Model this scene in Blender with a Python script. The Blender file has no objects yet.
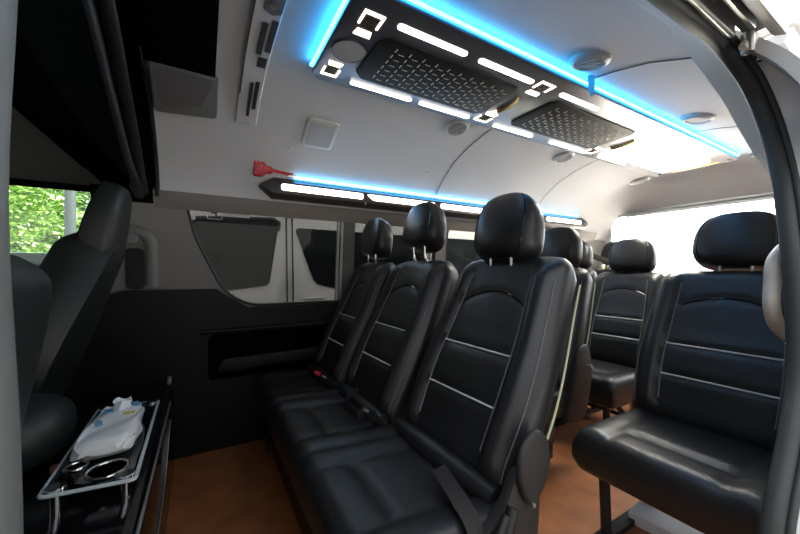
import bpy, bmesh, math, random
from mathutils import Vector, Matrix
random.seed(7)
SC = bpy.context.scene
COL = SC.collection
sin, cos, pi = math.sin, math.cos, math.pi

# ------------------------------------------------------------------ materials
MATS = {}
def mat(name, col, rough=.5, metal=0, spec=.5, bump=None, bump2=None, emit=None, estr=0, var=0, coat=0):
    m = bpy.data.materials.new(name); m.use_nodes = True
    nt = m.node_tree; b = nt.nodes['Principled BSDF']
    b.inputs['Base Color'].default_value = (*col, 1)
    b.inputs['Roughness'].default_value = rough
    b.inputs['Metallic'].default_value = metal
    b.inputs['Specular IOR Level'].default_value = spec
    if coat: b.inputs['Coat Weight'].default_value = coat; b.inputs['Coat Roughness'].default_value = .15
    if emit:
        b.inputs['Emission Color'].default_value = (*emit, 1); b.inputs['Emission Strength'].default_value = estr
    tc = nt.nodes.new('ShaderNodeTexCoord')
    last = None
    for bm_ in (bump, bump2):
        if not bm_: continue
        sc, st = bm_
        n = nt.nodes.new('ShaderNodeTexNoise'); n.inputs['Scale'].default_value = sc; n.inputs['Detail'].default_value = 3
        nt.links.new(tc.outputs['Object'], n.inputs['Vector'])
        bp = nt.nodes.new('ShaderNodeBump'); bp.inputs['Strength'].default_value = st; bp.inputs['Distance'].default_value = .01
        nt.links.new(n.outputs['Fac'], bp.inputs['Height'])
        if last: nt.links.new(last.outputs['Normal'], bp.inputs['Normal'])
        last = bp
    if last: nt.links.new(last.outputs['Normal'], b.inputs['Normal'])
    if var:
        n = nt.nodes.new('ShaderNodeTexNoise'); n.inputs['Scale'].default_value = 9; n.inputs['Detail'].default_value = 4
        nt.links.new(tc.outputs['Object'], n.inputs['Vector'])
        r = nt.nodes.new('ShaderNodeValToRGB')
        r.color_ramp.elements[0].position = .3; r.color_ramp.elements[1].position = .7
        r.color_ramp.elements[0].color = (*[c*(1-var) for c in col], 1)
        r.color_ramp.elements[1].color = (*[min(1, c*(1+var)) for c in col], 1)
        nt.links.new(n.outputs['Fac'], r.inputs['Fac']); nt.links.new(r.outputs['Color'], b.inputs['Base Color'])
    MATS[name] = m
    return m

def glass(name, tint, refl=1.0):
    m = bpy.data.materials.new(name); m.use_nodes = True; nt = m.node_tree
    for n in list(nt.nodes): nt.nodes.remove(n)
    o = nt.nodes.new('ShaderNodeOutputMaterial'); mx = nt.nodes.new('ShaderNodeMixShader')
    t = nt.nodes.new('ShaderNodeBsdfTransparent'); t.inputs['Color'].default_value = (*tint, 1)
    g = nt.nodes.new('ShaderNodeBsdfGlossy'); g.inputs['Roughness'].default_value = .01
    f = nt.nodes.new('ShaderNodeFresnel'); f.inputs['IOR'].default_value = 1.45
    mu = nt.nodes.new('ShaderNodeMath'); mu.operation = 'MULTIPLY'; mu.inputs[1].default_value = refl
    nt.links.new(f.outputs[0], mu.inputs[0]); nt.links.new(mu.outputs[0], mx.inputs[0])
    nt.links.new(t.outputs[0], mx.inputs[1]); nt.links.new(g.outputs[0], mx.inputs[2]); nt.links.new(mx.outputs[0], o.inputs[0])
    return m

LEATHER = mat('black_leather', (.017, .017, .018), .36, spec=.55, bump=(260, .12), bump2=(9, .25))
LEATHER2 = mat('driver_seat_vinyl', (.02, .024, .024), .42, spec=.5, bump=(260, .15))
PIPING = mat('white_piping', (.75, .75, .73), .5)
DARKPIPE = mat('grey_stitch', (.16, .16, .17), .5)
PLASTIC = mat('black_plastic', (.012, .012, .013), .45, spec=.4, bump=(500, .1))
HINGE = mat('brown_black_plastic', (.026, .023, .022), .5, spec=.4, bump=(400, .1))
CABBLACK = mat('cab_black_lining', (.0025, .003, .003), .9, spec=0)
CABGREY = mat('cab_headliner', (.09, .094, .09), .9, spec=.1, bump=(300, .1))
GLOSSBLACK = mat('gloss_black', (.006, .006, .007), .12, spec=.5)
LOWER = mat('lower_black_trim', (.005, .0055, .0055), .55, spec=.3, bump=(350, .1))
HEADLINER = mat('headliner_white', (.57, .57, .58), .85, spec=.15, bump=(300, .05))
TRIM = mat('pillar_trim', (.22, .207, .195), .6, spec=.3, bump=(300, .05))
HTRIM = mat('header_trim', (.56, .50, .41), .6, spec=.3)
WHITEPAINT = mat('white_paint', (.8, .8, .79), .3, spec=.5, coat=.5)
NEIGHPAINT = mat('neighbour_white_paint', (.78, .74, .70), .3, spec=.5, coat=.5)
RUBBER = mat('grey_rubber_seal', (.05, .053, .053), .5, spec=.4)
METAL = mat('rail_metal', (.45, .44, .42), .35, metal=.8)
CHROME = mat('chrome', (.8, .8, .82), .12, metal=1)
CHANNEL = mat('track_channel', (.10, .09, .08), .6)
FLANGE = mat('beige_flange', (.62, .56, .50), .4)
PANEL = mat('bronze_panel', (.10, .108, .135), .30, metal=.4, spec=.6)
INSERT = mat('quilted_insert', (.010, .0095, .010), .55, spec=.3)
THREAD = mat('metallic_thread', (.85, .80, .70), .45, metal=.3)
SPKGREY = mat('speaker_grey', (.42, .42, .44), .7, bump=(900, .3))
LEDW = mat('led_warm_white', (1, 1, 1), .4, emit=(1, .90, .78), estr=6.5)
LEDI = mat('icon_led', (1, 1, 1), .4, emit=(1, .85, .68), estr=2.6)
LEDB = mat('led_blue', (.3, .8, 1), .4, emit=(.03, .42, 1.0), estr=24)
LEDB2 = mat('led_blue_wall', (.3, .8, 1), .4, emit=(.10, .50, 1.0), estr=15)
SLOTGOLD = mat('dark_bronze', (.10, .07, .045), .4, metal=.6)
GOLD = mat('gold_lamp', (.75, .45, .15), .3, metal=.8)
VENTWHITE = mat('vent_white', (.60, .60, .60), .5)
VENTSLAT = mat('vent_slat_grey', (.33, .33, .33), .5)
SLOT = mat('dark_slot', (.03, .03, .035), .6)
GRILLE = mat('grey_grille', (.14, .13, .13), .7, bump=(700, .4))
RED = mat('red_plastic', (.55, .02, .035), .4)
BELT = mat('belt_webbing', (.020, .017, .016), .7, bump=(700, .3))
WOOD = mat('brown_vinyl_floor', (.34, .12, .042), .42, spec=.4, var=.25)
ACRYL = glass('clear_acrylic', (.62, .66, .68), 1.6)
ACRYLEDGE = mat('acrylic_polished_edge', (.55, .6, .62), .15, spec=.8)
TISSUE = mat('white_plastic_wrap', (.80, .81, .82), .35, spec=.5)
PAPER = mat('white_tissue', (.85, .87, .9), .9)
BLUEPRINT = mat('blue_print', (.16, .42, .66), .45)
YELLOWPRINT = mat('yellow_print', (.75, .62, .10), .45)
PINK = mat('pink_card', (.75, .16, .20), .6)
CARTON = mat('white_card', (.82, .80, .82), .6)
CYANTAG = mat('cyan_plastic', (.12, .55, .80), .25, spec=.5)
NGLASS = mat('neighbour_dark_glass', (.012, .014, .016), .08, spec=.2)
SEAMDARK = mat('seam_dark', (.04, .04, .04), .7)
CEILSEAM = mat('ceiling_seam', (.20, .19, .18), .8)
ASPHALT = mat('asphalt', (.045, .045, .045), .9, var=.2)
BOUNCE = mat('pale_bounce', (.80, .775, .72), .9, var=.1)
LEAFL = mat('leaf_light', (.20, .34, .05), .6, var=.35)
LEAFD = mat('leaf_dark', (.045, .11, .05), .6, var=.35)
LEAFM = mat('leaf_mid', (.11, .22, .06), .6, var=.35)
BARK = mat('bark', (.10, .075, .055), .9)
POLE = mat('pole_white', (.75, .77, .77), .5)
GREENWALL = mat('dark_green_panel', (.025, .06, .055), .5)
TYRE = mat('tyre', (.02, .02, .02), .8)
TINT = glass('tinted_glass', (.46, .46, .45), .3)
CLEAR = glass('clear_glass', (.60, .65, .63))
REARSIDE = glass('rear_side_glass', (.8, .82, .80), .5)
REARGLASS = glass('rear_glass', (.95, .95, .95))

# ------------------------------------------------------------------ mesh helpers
class MB:
    def __init__(s): s.v = []; s.f = []; s.mi = []; s.cur = 0
    def add(s, vs, fs):
        n = len(s.v); s.v += [tuple(v) for v in vs]
        for f in fs: s.f.append([i+n for i in f]); s.mi.append(s.cur)
    def box(s, c, d, rot=None):
        vs = []
        for x in (-1, 1):
            for y in (-1, 1):
                for z in (-1, 1):
                    p = Vector((x*d[0]/2, y*d[1]/2, z*d[2]/2))
                    if rot: p = rot @ p
                    vs.append(p + Vector(c))
        s.add(vs, [(0,1,3,2), (4,6,7,5), (0,4,5,1), (2,3,7,6), (0,2,6,4), (1,5,7,3)])
        return s
    def rings(s, rs, caps=True, closed=False):
        n = len(rs[0]); vs = [p for r in rs for p in r]; fs = []
        m = len(rs)
        for i in range(m if closed else m-1):
            a, b = i*n, ((i+1) % m)*n
            for j in range(n): fs.append((a+j, a+(j+1) % n, b+(j+1) % n, b+j))
        if caps and not closed:
            fs.append(tuple(range(n))[::-1]); fs.append(tuple(range((m-1)*n, m*n)))
        s.add(vs, fs); return s
    def strip(s, rs):
        n = len(rs[0]); vs = [p for r in rs for p in r]; fs = []
        for i in range(len(rs)-1):
            for j in range(n-1): fs.append((i*n+j, i*n+j+1, (i+1)*n+j+1, (i+1)*n+j))
        s.add(vs, fs); return s
    def tube(s, pts, r, seg=8, closed=False, flat=None):
        pts = [Vector(p) for p in pts]; rs = []; up = None
        m = len(pts)
        for i, p in enumerate(pts):
            a = pts[(i-1) % m] if (closed or i) else p
            b = pts[(i+1) % m] if (closed or i < m-1) else p
            t = (b-a).normalized()
            if up is None:
                up = Vector((0,0,1)) if abs(t.z) < .9 else Vector((1,0,0))
            n = (up - t*up.dot(t)).normalized(); up = n; bb = t.cross(n)
            rr = r[i] if isinstance(r, (list, tuple)) else r
            fl = flat or 1
            rs.append([p + n*cos(2*pi*k/seg)*rr + bb*sin(2*pi*k/seg)*rr*fl for k in range(seg)])
        return s.rings(rs, True, closed)
    def disc(s, c, r, axis, h, seg=28, ry=None):          # short cylinder
        ax = Vector(axis).normalized(); u = ax.orthogonal().normalized() if abs(ax.z) < .99 else Vector((1,0,0)); w = ax.cross(u)
        ry = ry or r; c = Vector(c)
        rs = [[c + ax*k + u*cos(2*pi*j/seg)*r + w*sin(2*pi*j/seg)*ry for j in range(seg)] for k in (0, h)]
        return s.rings(rs)
    def prism(s, poly, fn, h0, h1):                        # poly of (a,b); fn(a,b,h) -> point
        n = len(poly)
        vs = [fn(a, b, h0) for a, b in poly] + [fn(a, b, h1) for a, b in poly]
        fs = [tuple(range(n))[::-1], tuple(range(n, 2*n))] + [(j, (j+1) % n, n+(j+1) % n, n+j) for j in range(n)]
        s.add(vs, fs); return s
    def build(s, name, m, parent=None, smooth=True, bev=0, seg=2, angle=35, off=None):
        me = bpy.data.meshes.new(name)
        vs = s.v if off is None else [(v[0]-off[0], v[1]-off[1], v[2]-off[2]) for v in s.v]
        me.from_pydata(vs, [], s.f)
        ms = m if isinstance(m, (list, tuple)) else [m]
        for q in ms: me.materials.append(q)
        for p, i in zip(me.polygons, s.mi): p.material_index = i
        bm = bmesh.new(); bm.from_mesh(me)
        bmesh.ops.recalc_face_normals(bm, faces=bm.faces)
        if bev:
            es = [e for e in bm.edges if len(e.link_faces) == 2 and e.calc_face_angle(0) > math.radians(angle)]
            bmesh.ops.bevel(bm, geom=es, offset=bev, segments=seg, affect='EDGES', profile=.5, clamp_overlap=True)
        for f in bm.faces: f.smooth = smooth
        if smooth:
            for e in bm.edges:
                if len(e.link_faces) == 2 and e.calc_face_angle(0) > math.radians(40): e.smooth = False
        bm.to_mesh(me); bm.free()
        o = bpy.data.objects.new(name, me); COL.objects.link(o)
        if parent: o.parent = parent
        return o

def tag(o, label, cat, group=None, kind=None):
    o['label'] = label; o['category'] = cat
    if group: o['group'] = group
    if kind: o['kind'] = kind
    return o
def thing(name, loc, label, cat, group=None, rz=0):
    o = bpy.data.objects.new(name, None); COL.objects.link(o); o.location = loc; o.rotation_euler = (0, 0, rz)
    o.empty_display_size = .05
    return tag(o, label, cat, group)
def struct(o, label=None, cat=None):
    o['kind'] = 'structure'
    if label: o['label'] = label
    if cat: o['category'] = cat
    return o

def rrect(x0, x1, y0, y1, r, n=6):
    p = []
    for cx, cy, a in ((x1-r, y1-r, 0), (x0+r, y1-r, 90), (x0+r, y0+r, 180), (x1-r, y0+r, 270)):
        for k in range(n+1):
            t = math.radians(a + 90*k/n); p.append((cx+r*cos(t), cy+r*sin(t)))
    return p
def rpoly(pts, rad, n=6):                                  # round the corners of a polygon
    out = []; m = len(pts)
    for i in range(m):
        p = Vector(pts[i]); a = Vector(pts[i-1]); b = Vector(pts[(i+1) % m])
        r = rad[i] if isinstance(rad, (list, tuple)) else rad
        if r <= 0: out.append(tuple(p)); continue
        d1 = (a-p); d2 = (b-p)
        l = min(r, d1.length*.49, d2.length*.49)
        q1 = p + d1.normalized()*l; q2 = p + d2.normalized()*l
        for k in range(n+1):
            t = k/n; out.append(tuple((1-t)**2*q1 + 2*t*(1-t)*p + t*t*q2))
    return out

def plate(name, outer, holes, fn, h0, h1, m, parent=None):
    """flat plate with holes; (a,b) outline in its own plane, fn(a,b,h) -> point"""
    cu = bpy.data.curves.new('outline', 'CURVE'); cu.dimensions = '2D'; cu.fill_mode = 'BOTH'; cu.extrude = .5
    for pl in [outer] + holes:
        sp = cu.splines.new('POLY'); sp.points.add(len(pl)-1); sp.use_cyclic_u = True
        for q, (a, b) in zip(sp.points, pl): q.co = (a, b, 0, 1)
    t = bpy.data.objects.new('outline', cu); COL.objects.link(t)
    bpy.context.view_layer.update()
    me = bpy.data.meshes.new_from_object(t.evaluated_get(bpy.context.evaluated_depsgraph_get()))
    bpy.data.objects.remove(t); bpy.data.curves.remove(cu)
    bm = bmesh.new(); bm.from_mesh(me); bmesh.ops.remove_doubles(bm, verts=bm.verts, dist=1e-5)
    for v in bm.verts: v.co = Vector(fn(v.co.x, v.co.y, h1 if v.co.z > 0 else h0))
    bmesh.ops.recalc_face_normals(bm, faces=bm.faces)
    bm.to_mesh(me); bm.free(); me.name = name
    me.materials.clear(); me.materials.append(m)
    o = bpy.data.objects.new(name, me); COL.objects.link(o)
    if parent: o.parent = parent
    return o

# ------------------------------------------------------------------ the van's shell
CX = 1.0                                                    # centre line of the roof lining
PROF = [(0, 1.645), (.18, 1.642), (.30, 1.63), (.44, 1.597), (.57, 1.545), (.67, 1.475), (.755, 1.385), (.805, 1.30), (.83, 1.22), (.845, 1.195)]
def ceil_z(s):
    s = abs(s)
    for (a, za), (b, zb) in zip(PROF, PROF[1:]):
        if a <= s <= b: return za + (zb-za)*(s-a)/(b-a)
    return PROF[-1][1]
def smoothprof(pr, n=4):                                    # Catmull-Rom
    out = []
    for i in range(len(pr)-1):
        p0 = pr[max(i-1, 0)]; p1 = pr[i]; p2 = pr[i+1]; p3 = pr[min(i+2, len(pr)-1)]
        for k in range(n):
            t = k/n
            out.append(tuple(.5*(2*p1[c] + (-p0[c]+p2[c])*t + (2*p0[c]-5*p1[c]+4*p2[c]-p3[c])*t*t + (-p0[c]+3*p1[c]-3*p2[c]+p3[c])*t**3) for c in (0, 1)))
    out.append(pr[-1]); return out
SP = smoothprof(PROF)
XR = 3.4
full = [(-s, z) for s, z in SP[::-1]] + SP[1:]
def lining(sec, x0, x1, n=12, th=.025):
    mb = MB()
    for d in (0, th):
        pass
    rs = []
    for i in range(n+1):
        x = x0 + (x1-x0)*i/n
        drop = max(0, (x-3.03)/(XR-3.03))*.9
        dn = lambda z: z - drop*max(0, z-1.425)
        ins = [(x, CX+s, dn(z)) for s, z in sec]
        outs = []
        for k, (s, z) in enumerate(sec):
            a = sec[max(k-1, 0)]; b = sec[min(k+1, len(sec)-1)]
            t = Vector((b[0]-a[0], b[1]-a[1])).normalized(); nrm = Vector((t.y, -t.x))
            if nrm.dot(Vector((s, z-1.0))) < 0: nrm = -nrm
            outs.append((x, CX+s+nrm.x*th, dn(z)+nrm.y*th))
        rs.append(ins + outs[::-1])
    return mb.rings(rs)
sec_front = [(s, z) for s, z in full if s > -.655]
mbc = lining(sec_front, -.17, 1.10, 6); mbb = lining(full, 1.10, XR, 24)
mbc.add(mbb.v, mbb.f)
struct(mbc.build('ceiling', HEADLINER), 'curved white roof lining of the van', 'ceiling')
# joints between the lining panels
def joint(name, x, s0, s1, r=.0025, lean=0):
    pts = []
    for k in range(25):
        s = s0+(s1-s0)*k/24
        pts.append((x + lean*(s-s0), CX+s, ceil_z(s)-.001))
    return struct(MB().tube(pts, r, 6).build(name, CEILSEAM))
joint('trim_1', 1.285, -.56, .80); joint('trim_2', 2.25, -.7, .80, .0015)

# floor
struct(MB().box((1.35, 1.07, -.03), (4.1, 1.85, .06)).build('floor', WOOD), 'brown vinyl floor of the van', 'floor')
struct(MB().box((-1.05, 1.03, -.03), (.70, 1.75, .06)).build('trim_3', LOWER))

# far side wall (the van's driver side): tilted band with openings
def FW(a, b, h): return (a, 1.895 - (b-.70)*.09 - h, b)     # h > 0 : towards the cabin
win1 = rpoly([(-.07, 1.215), (-.035, 1.06), (.085, .80), (.20, .722), (1.36, .722), (1.36, 1.205), (.03, 1.222)], [.035, .06, .12, .12, .05, .05, .06])
win3 = rpoly([(1.46, .722), (3.05, .722), (3.05, 1.205), (1.46, 1.205)], .06)
win2 = rpoly([(-.86, .74), (-.40, .868), (-.30, .93), (-.34, 1.245), (-.80, 1.225)], [.03, .05, .05, .05, .03])
win3o = win3
struct(plate('wall_right', [(-1.0, -.0), (XR+.02, 0), (XR+.02, 1.26), (-1.0, 1.26)], [win1, win2, win3], FW, -.035, 0, TRIM), 'grey beige side wall trim of the far side', 'wall')
def loop_frame(poly, fn, grow, h, r=.006):
    c = Vector((sum(p[0] for p in poly)/len(poly), sum(p[1] for p in poly)/len(poly)))
    return [fn(p[0], p[1], h) for p in poly]
def window(name, poly, g, label, frame=PLASTIC):
    w = thing(name, FW(poly[0][0], poly[0][1], -.015), label, 'window'); w['kind'] = 'structure'
    L = w.location
    plate('pane', poly, [], lambda a, b, h: tuple(Vector(FW(a, b, h))-L), -.020, -.016, g, w)
    MB().tube([tuple(Vector(FW(a, b, -.004))-L) for a, b in poly], .0075, 6, True).build('window_frame', frame, w)
    return w
w1 = window('window_1', win1, TINT, 'long tinted side window behind the bench seat')
L = w1.location
mb = MB()
mb.prism([(.685, .728), (.775, .728), (.775, 1.212), (.685, 1.212)], lambda a, b, h: tuple(Vector(FW(a, b, h))-L), -.014, -.004)
mb.build('window_post', mat('post_grey', (.085, .085, .085), .5), w1)
mb = MB()
for x in (.672, .694):
    mb.prism([(x-.007, .728), (x+.006, .728), (x+.006, 1.212), (x-.007, 1.212)], lambda a, b, h: tuple(Vector(FW(a, b, h))-L), -.013, .002)
mb.build('sash_strip', mat('sash_grey', (.40, .40, .40), .4), w1)
window('window_2', win2, CLEAR, "clear window beside the driver's seat")
window('window_3', win3, REARSIDE, 'rear side window behind the second row')
# sticker on the pane
st = thing('window_sticker', (.045, FW(.045, 1.172, -.012)[1], 1.172), 'small square sticker with black hook mark at window corner', 'sticker')
def SK(a, b, h): return tuple(Vector(FW(.045+a, 1.172+b, -.012+h)) - st.location)
plate('border', rrect(-.03, .036, -.022, .022, .008), [rrect(-.027, .033, -.019, .019, .006)], SK, 0, .001, MATS['sash_grey'], st)
plate('mark', [(-.012, .012), (.013, .012), (.013, -.016), (.008, -.016), (.004, -.006), (.007, .005), (-.012, .005)], [], SK, 0, .002, SLOT, st)
plate('backing', rrect(.042, .16, -.004, .012, .004), [], SK, 0, .001, mat('sticker_clear', (.5, .48, .46), .4), st)

# black lower lining with pocket recess
low = [(-.95, 0.0), (XR, 0.0), (XR, .715), (.20, .715)] + [(a, b) for a, b in rpoly([(.20, .715), (.078, .795), (.055, .812)], [0, .06, 0])[1:]] + [(-.30, .815), (-.38, .79), (-.95, .70)]
pocket = rrect(.02, .60, .36, .59, .03)
struct(plate('trim_4', low, [pocket], FW, 0, .022, LOWER), 'black lower side lining with map pocket', 'wall')
struct(MB().prism(rrect(-.01, .62, .33, .61, .03), FW, .0005, .003).build('trim_5', CABBLACK))
mb = MB(); mb.tube([FW(-.01 + .64*k/12, .605 + .012*sin(pi*k/12)*0, .028) for k in range(13)], .012, 8)
struct(mb.build('trim_6', LOWER))
mb = MB(); mb.prism(rrect(.42, .68, .35, .62, .02), FW, .02, .03)
arm = thing('side_ledge', FW(.5, .45, .02), 'black padded ledge on the wall beside the far end of the bench', 'ledge')
mb = MB(); mb.prism(rpoly([(-.45, -.05), (.45, -.02), (.45, .03), (-.42, .02)], .03), lambda a, b, h: (a, -h, b), .002, .036)
mb.build('pad', LOWER, arm, bev=.008)
# ribbed strip under the light bar
mb = MB()
mb.rings([[(x, CX+s, z) for s, z in ((.828, 1.262), (.868, 1.188), (.850, 1.182), (.822, 1.222), (.812, 1.256))] for x in (-.19, 3.2)])
struct(mb.build('trim_7', mat('trim_strip', (.20, .175, .16), .6)))

# near side wall: piece ahead of the doorway, piece behind it
def NW(a, b, h): return (a, .185 + max(0, b-.75)*.10 + h, b)
nwin = rrect(1.45, 3.05, .74, 1.16, .07)
struct(plate('wall_left', [(1.30, 0), (XR+.02, 0), (XR+.02, 1.25), (1.30, 1.25)], [nwin], NW, -.03, 0, TRIM), 'side wall behind the doorway', 'wall')
w4 = thing('window_4', NW(1.5, .75, -.02), 'rear side window on the doorway side', 'window'); w4['kind'] = 'structure'
plate('pane', nwin, [], lambda a, b, h: tuple(Vector(NW(a, b, h))-w4.location), -.018, -.014, REARGLASS, w4)
struct(plate('trim_8', [(-.95, 0), (-.11, 0), (-.11, 1.5), (-.95, 1.4)], [rrect(-.85, -.2, .8, 1.2, .05)], lambda a, b, h: (a, .16+max(0, b-.75)*.16+h, b), -.03, 0, LOWER))

# rear wall with the hatch window
def RW(a, b, h): return (XR - h, a, b)
hatch = rrect(.24, 1.80, .74, 1.41, .09)
rear_out = [(CX+s, z - .9*max(0, z-1.425)+.012) for s, z in full] + [(1.89, 0), (.17, 0)]
struct(plate('wall_rear', rear_out, [hatch], RW, -.04, 0, HEADLINER), 'white rear wall and hatch trim', 'wall')
w5 = thing('window_5', (XR+.02, 1.0, .8), 'large rear hatch window', 'window'); w5['kind'] = 'structure'
plate('pane', hatch, [], lambda a, b, h: tuple(Vector(RW(a, b, h))-w5.location), -.022, -.018, REARGLASS, w5)
mb = MB(); mb.box((3.385, 1.0, 1.43), (.03, 1.25, .008)); struct(mb.build('trim_9', MATS['sash_grey']))
mb = MB(); mb.box((3.385, 1.0, 1.405), (.03, 1.3, .02)); struct(mb.build('trim_10', HEADLINER, bev=.008))

# doorway frame on the near side : jamb, rubber seal, inner trim swept along one loop
LOOP = [(-.082,.205,-.02), (-.082,.205,.3), (-.079,.205,.6), (-.0795,.205,.8), (-.0838,.205,.93), (-.082,.21,1.05), (-.092,.235,1.2), (-.07,.27,1.34), (.02,.30,1.41), (.2,.31,1.43),
        (.45,.31,1.432), (.70,.31,1.428), (.89,.31,1.432), (1.00,.31,1.436), (1.075,.31,1.432), (1.134,.305,1.412), (1.18,.295,1.378), (1.222,.283,1.320), (1.238,.268,1.245), (1.225,.250,1.15), (1.194,.234,1.06), (1.155,.216,.92),
        (1.142,.207,.77), (1.120,.203,.66), (1.045,.20,.551), (.93,.20,.401), (.90,.20,.22), (.895,.20,-.02)]
def catmull(P, n=5):
    out = []
    for i in range(len(P)-1):
        p0, p1, p2, p3 = [Vector(P[j]) for j in (max(i-1,0), i, i+1, min(i+2, len(P)-1))]
        for k in range(n):
            t = k/n
            out.append(.5*(2*p1 + (-p0+p2)*t + (2*p0-5*p1+4*p2-p3)*t*t + (-p0+3*p1-3*p2+p3)*t**3))
    out.append(Vector(P[-1])); return out
LP = catmull(LOOP)
CEN = Vector((.5, .25, .75))
def frames(P):
    fr = []
    for i, p in enumerate(P):
        t = (P[min(i+1, len(P)-1)] - P[max(i-1, 0)]).normalized()
        O = Vector((0, -1, 0)); O = (O - t*O.dot(t)).normalized()
        N = t.cross(O).normalized()
        if N.dot(p-CEN) < 0: N = -N
        fr.append((p, N, O))
    return fr
FR = frames(LP)
def sweep(sec, fr=FR, closed=True):
    mb = MB()
    rs = [[p + N*n + O*o for n, o in sec] for p, N, O in fr]
    return mb.rings(rs) if closed else mb.strip(rs)
seal = [(.012*cos(2*pi*k/14)*-1,   .017*sin(2*pi*k/14)) for k in range(14)]
mb = sweep(seal); mb2 = sweep([(.004+.007*cos(2*pi*k/10), .022+.007*sin(2*pi*k/10)) for k in range(10)]); mb.add(mb2.v, mb2.f)
struct(mb.build('trim_11', RUBBER), 'grey rubber seal round the doorway', 'trim')
struct(sweep([(.004, .0), (.022, .075), (.07, .085), (.08, .02), (.03, -.005)], [f_ for f_ in FR if f_[0].x > .9 and f_[0].z < 1.405]).build('trim_12', WHITEPAINT), 'white painted doorway jamb', 'trim')
# inner trim: wide at the header, narrow on the pillars
rs = []
for p, N, O in FR:
    top = max(0, min(1, (p.z-1.12)/.30))
    wdt = .012 + .098*top
    I = -O
    rs.append([p + N*.002 - O*-.0, p + N*(.014+.045*top) + I*wdt*.55, p + N*(.04+.07*top) + I*wdt, p + N*(.055+.105*top) + I*wdt*.9, p + N*(.05) + I*.0])
struct(MB().rings(rs).build('trim_13', HTRIM), 'beige inner trim round the doorway', 'trim')
# door track over the doorway
x0, x1 = -.05, 1.085
def beam(name, sec, m, x0=x0, x1=x1, bev=.002):
    mb = MB(); mb.rings([[(x, y, z) for y, z in sec] for x in (x0, x1)]); return struct(mb.build(name, m, bev=bev))
beam('trim_14', [(.300, 1.436), (.282, 1.424), (.276, 1.428), (.276, 1.452), (.300, 1.458)], METAL, x1=1.03)
beam('trim_15', [(.278, 1.450), (.215, 1.450), (.215, 1.462), (.278, 1.466)], CHANNEL, x1=1.10)
beam('trim_16', [(.256, 1.432), (.246, 1.428), (.244, 1.444), (.256, 1.448)], METAL, x1=1.04)
beam('trim_17', [(.226, 1.405), (.203, 1.395), (.198, 1.465), (.226, 1.465)], FLANGE, x1=1.06, bev=.004)
# sliding door slid back outside
def DW(a, b, h): return (a, .085 - h + max(0, b-.8)*.10, b)
dr = thing('door_1', (1.9, .06, -.05), 'white sliding door slid back along the van flank', 'door'); dr['kind'] = 'structure'
plate('door_skin', rpoly([(1.22, -.1), (2.4, -.1), (2.4, 1.40), (1.22, 1.40)], .06), [rrect(1.35, 2.28, .78, 1.24, .08)], lambda a, b, h: tuple(Vector(DW(a, b, h))-dr.location), 0, .05, WHITEPAINT, dr)
plate('pane', rrect(1.34, 2.29, .77, 1.25, .08), [], lambda a, b, h: tuple(Vector(DW(a, b, h))-dr.location), .02, .026, TINT, dr)
# roller arm
ra = thing('door_roller_bracket', (1.04, .25, 1.44), 'cream metal roller arm from the track to the sliding door', 'bracket')
L = ra.location
arm_pts = [(1.06, .272, 1.405), (1.085, .265, 1.428), (1.14, .255, 1.46), (1.178, .245, 1.478), (1.225, .235, 1.492), (1.249, .225, 1.484), (1.25, .212, 1.44)]
mb = MB(); mb.tube([Vector(p)-L for p in catmull(arm_pts)], [.013]*20+[.013+.0015*k for k in range(11)], 10, flat=.55); mb.build('arm', FLANGE, ra)
mb = MB(); mb.disc(Vector((1.075, .268, 1.398))-L, .012, (0, 0, 1), .045); mb.build('roller', METAL, ra)
mb = MB(); mb.disc(Vector((1.135, .262, 1.402))-L, .010, (-.8, -.5, 0), .012); mb.build('bolt', CHROME, ra)
# grab handle on the rear doorway pillar
gh = thing('grab_handle', (1.25, .25, .85), 'beige loop grab handle on the pillar by the doorway', 'handle')
L = gh.location
gp = [(1.368, .25, .967), (1.30, .25, .962), (1.255, .25, .952), (1.185, .25, .918), (1.172, .25, .867), (1.167, .25, .82), (1.196, .25, .777), (1.28, .25, .738), (1.36, .25, .715)]
MB().tube([Vector(p)-L for p in catmull(gp)], .0155, 12).build('grip', mat('handle_beige', (.62, .57, .53), .5), gh)
for z in (.967, .715): MB().box(Vector((1.365, .236, z))-L, (.05, .03, .05)).build('mount', HTRIM, gh, bev=.006)

# ------------------------------------------------------------------ ceiling panel with lamps
PX0, PX1, PY0, PY1, PZ = .33, 2.91, .765, 1.217, 1.60
cp = thing('ceiling_light_panel', (1.6, .985, PZ), 'long bronze ceiling panel with warm light bars and blue edge glow', 'ceiling light panel')
L = cp.location
outl = [(PX0+.02, PY0), (PX1, PY0), (PX1, PY1), (PX0+.03, PY1), (PX0, PY1-.03), (PX0, PY0+.02)]
def PF(a, b, h): return Vector((a, b, PZ + h)) - L
MB().prism(rpoly(outl, .012), PF, 0, .018).build('panel_board', PANEL, cp, bev=.003)
inn = rpoly([(PX0+.035, PY0+.012), (PX1-.02, PY0+.012), (PX1-.02, PY1-.012), (PX0+.045, PY1-.012), (PX0+.012, PY1-.045), (PX0+.012, PY0+.035)], .012)
MB().prism(inn, PF, .018, .038).build('panel_spacer', PANEL, cp)
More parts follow.
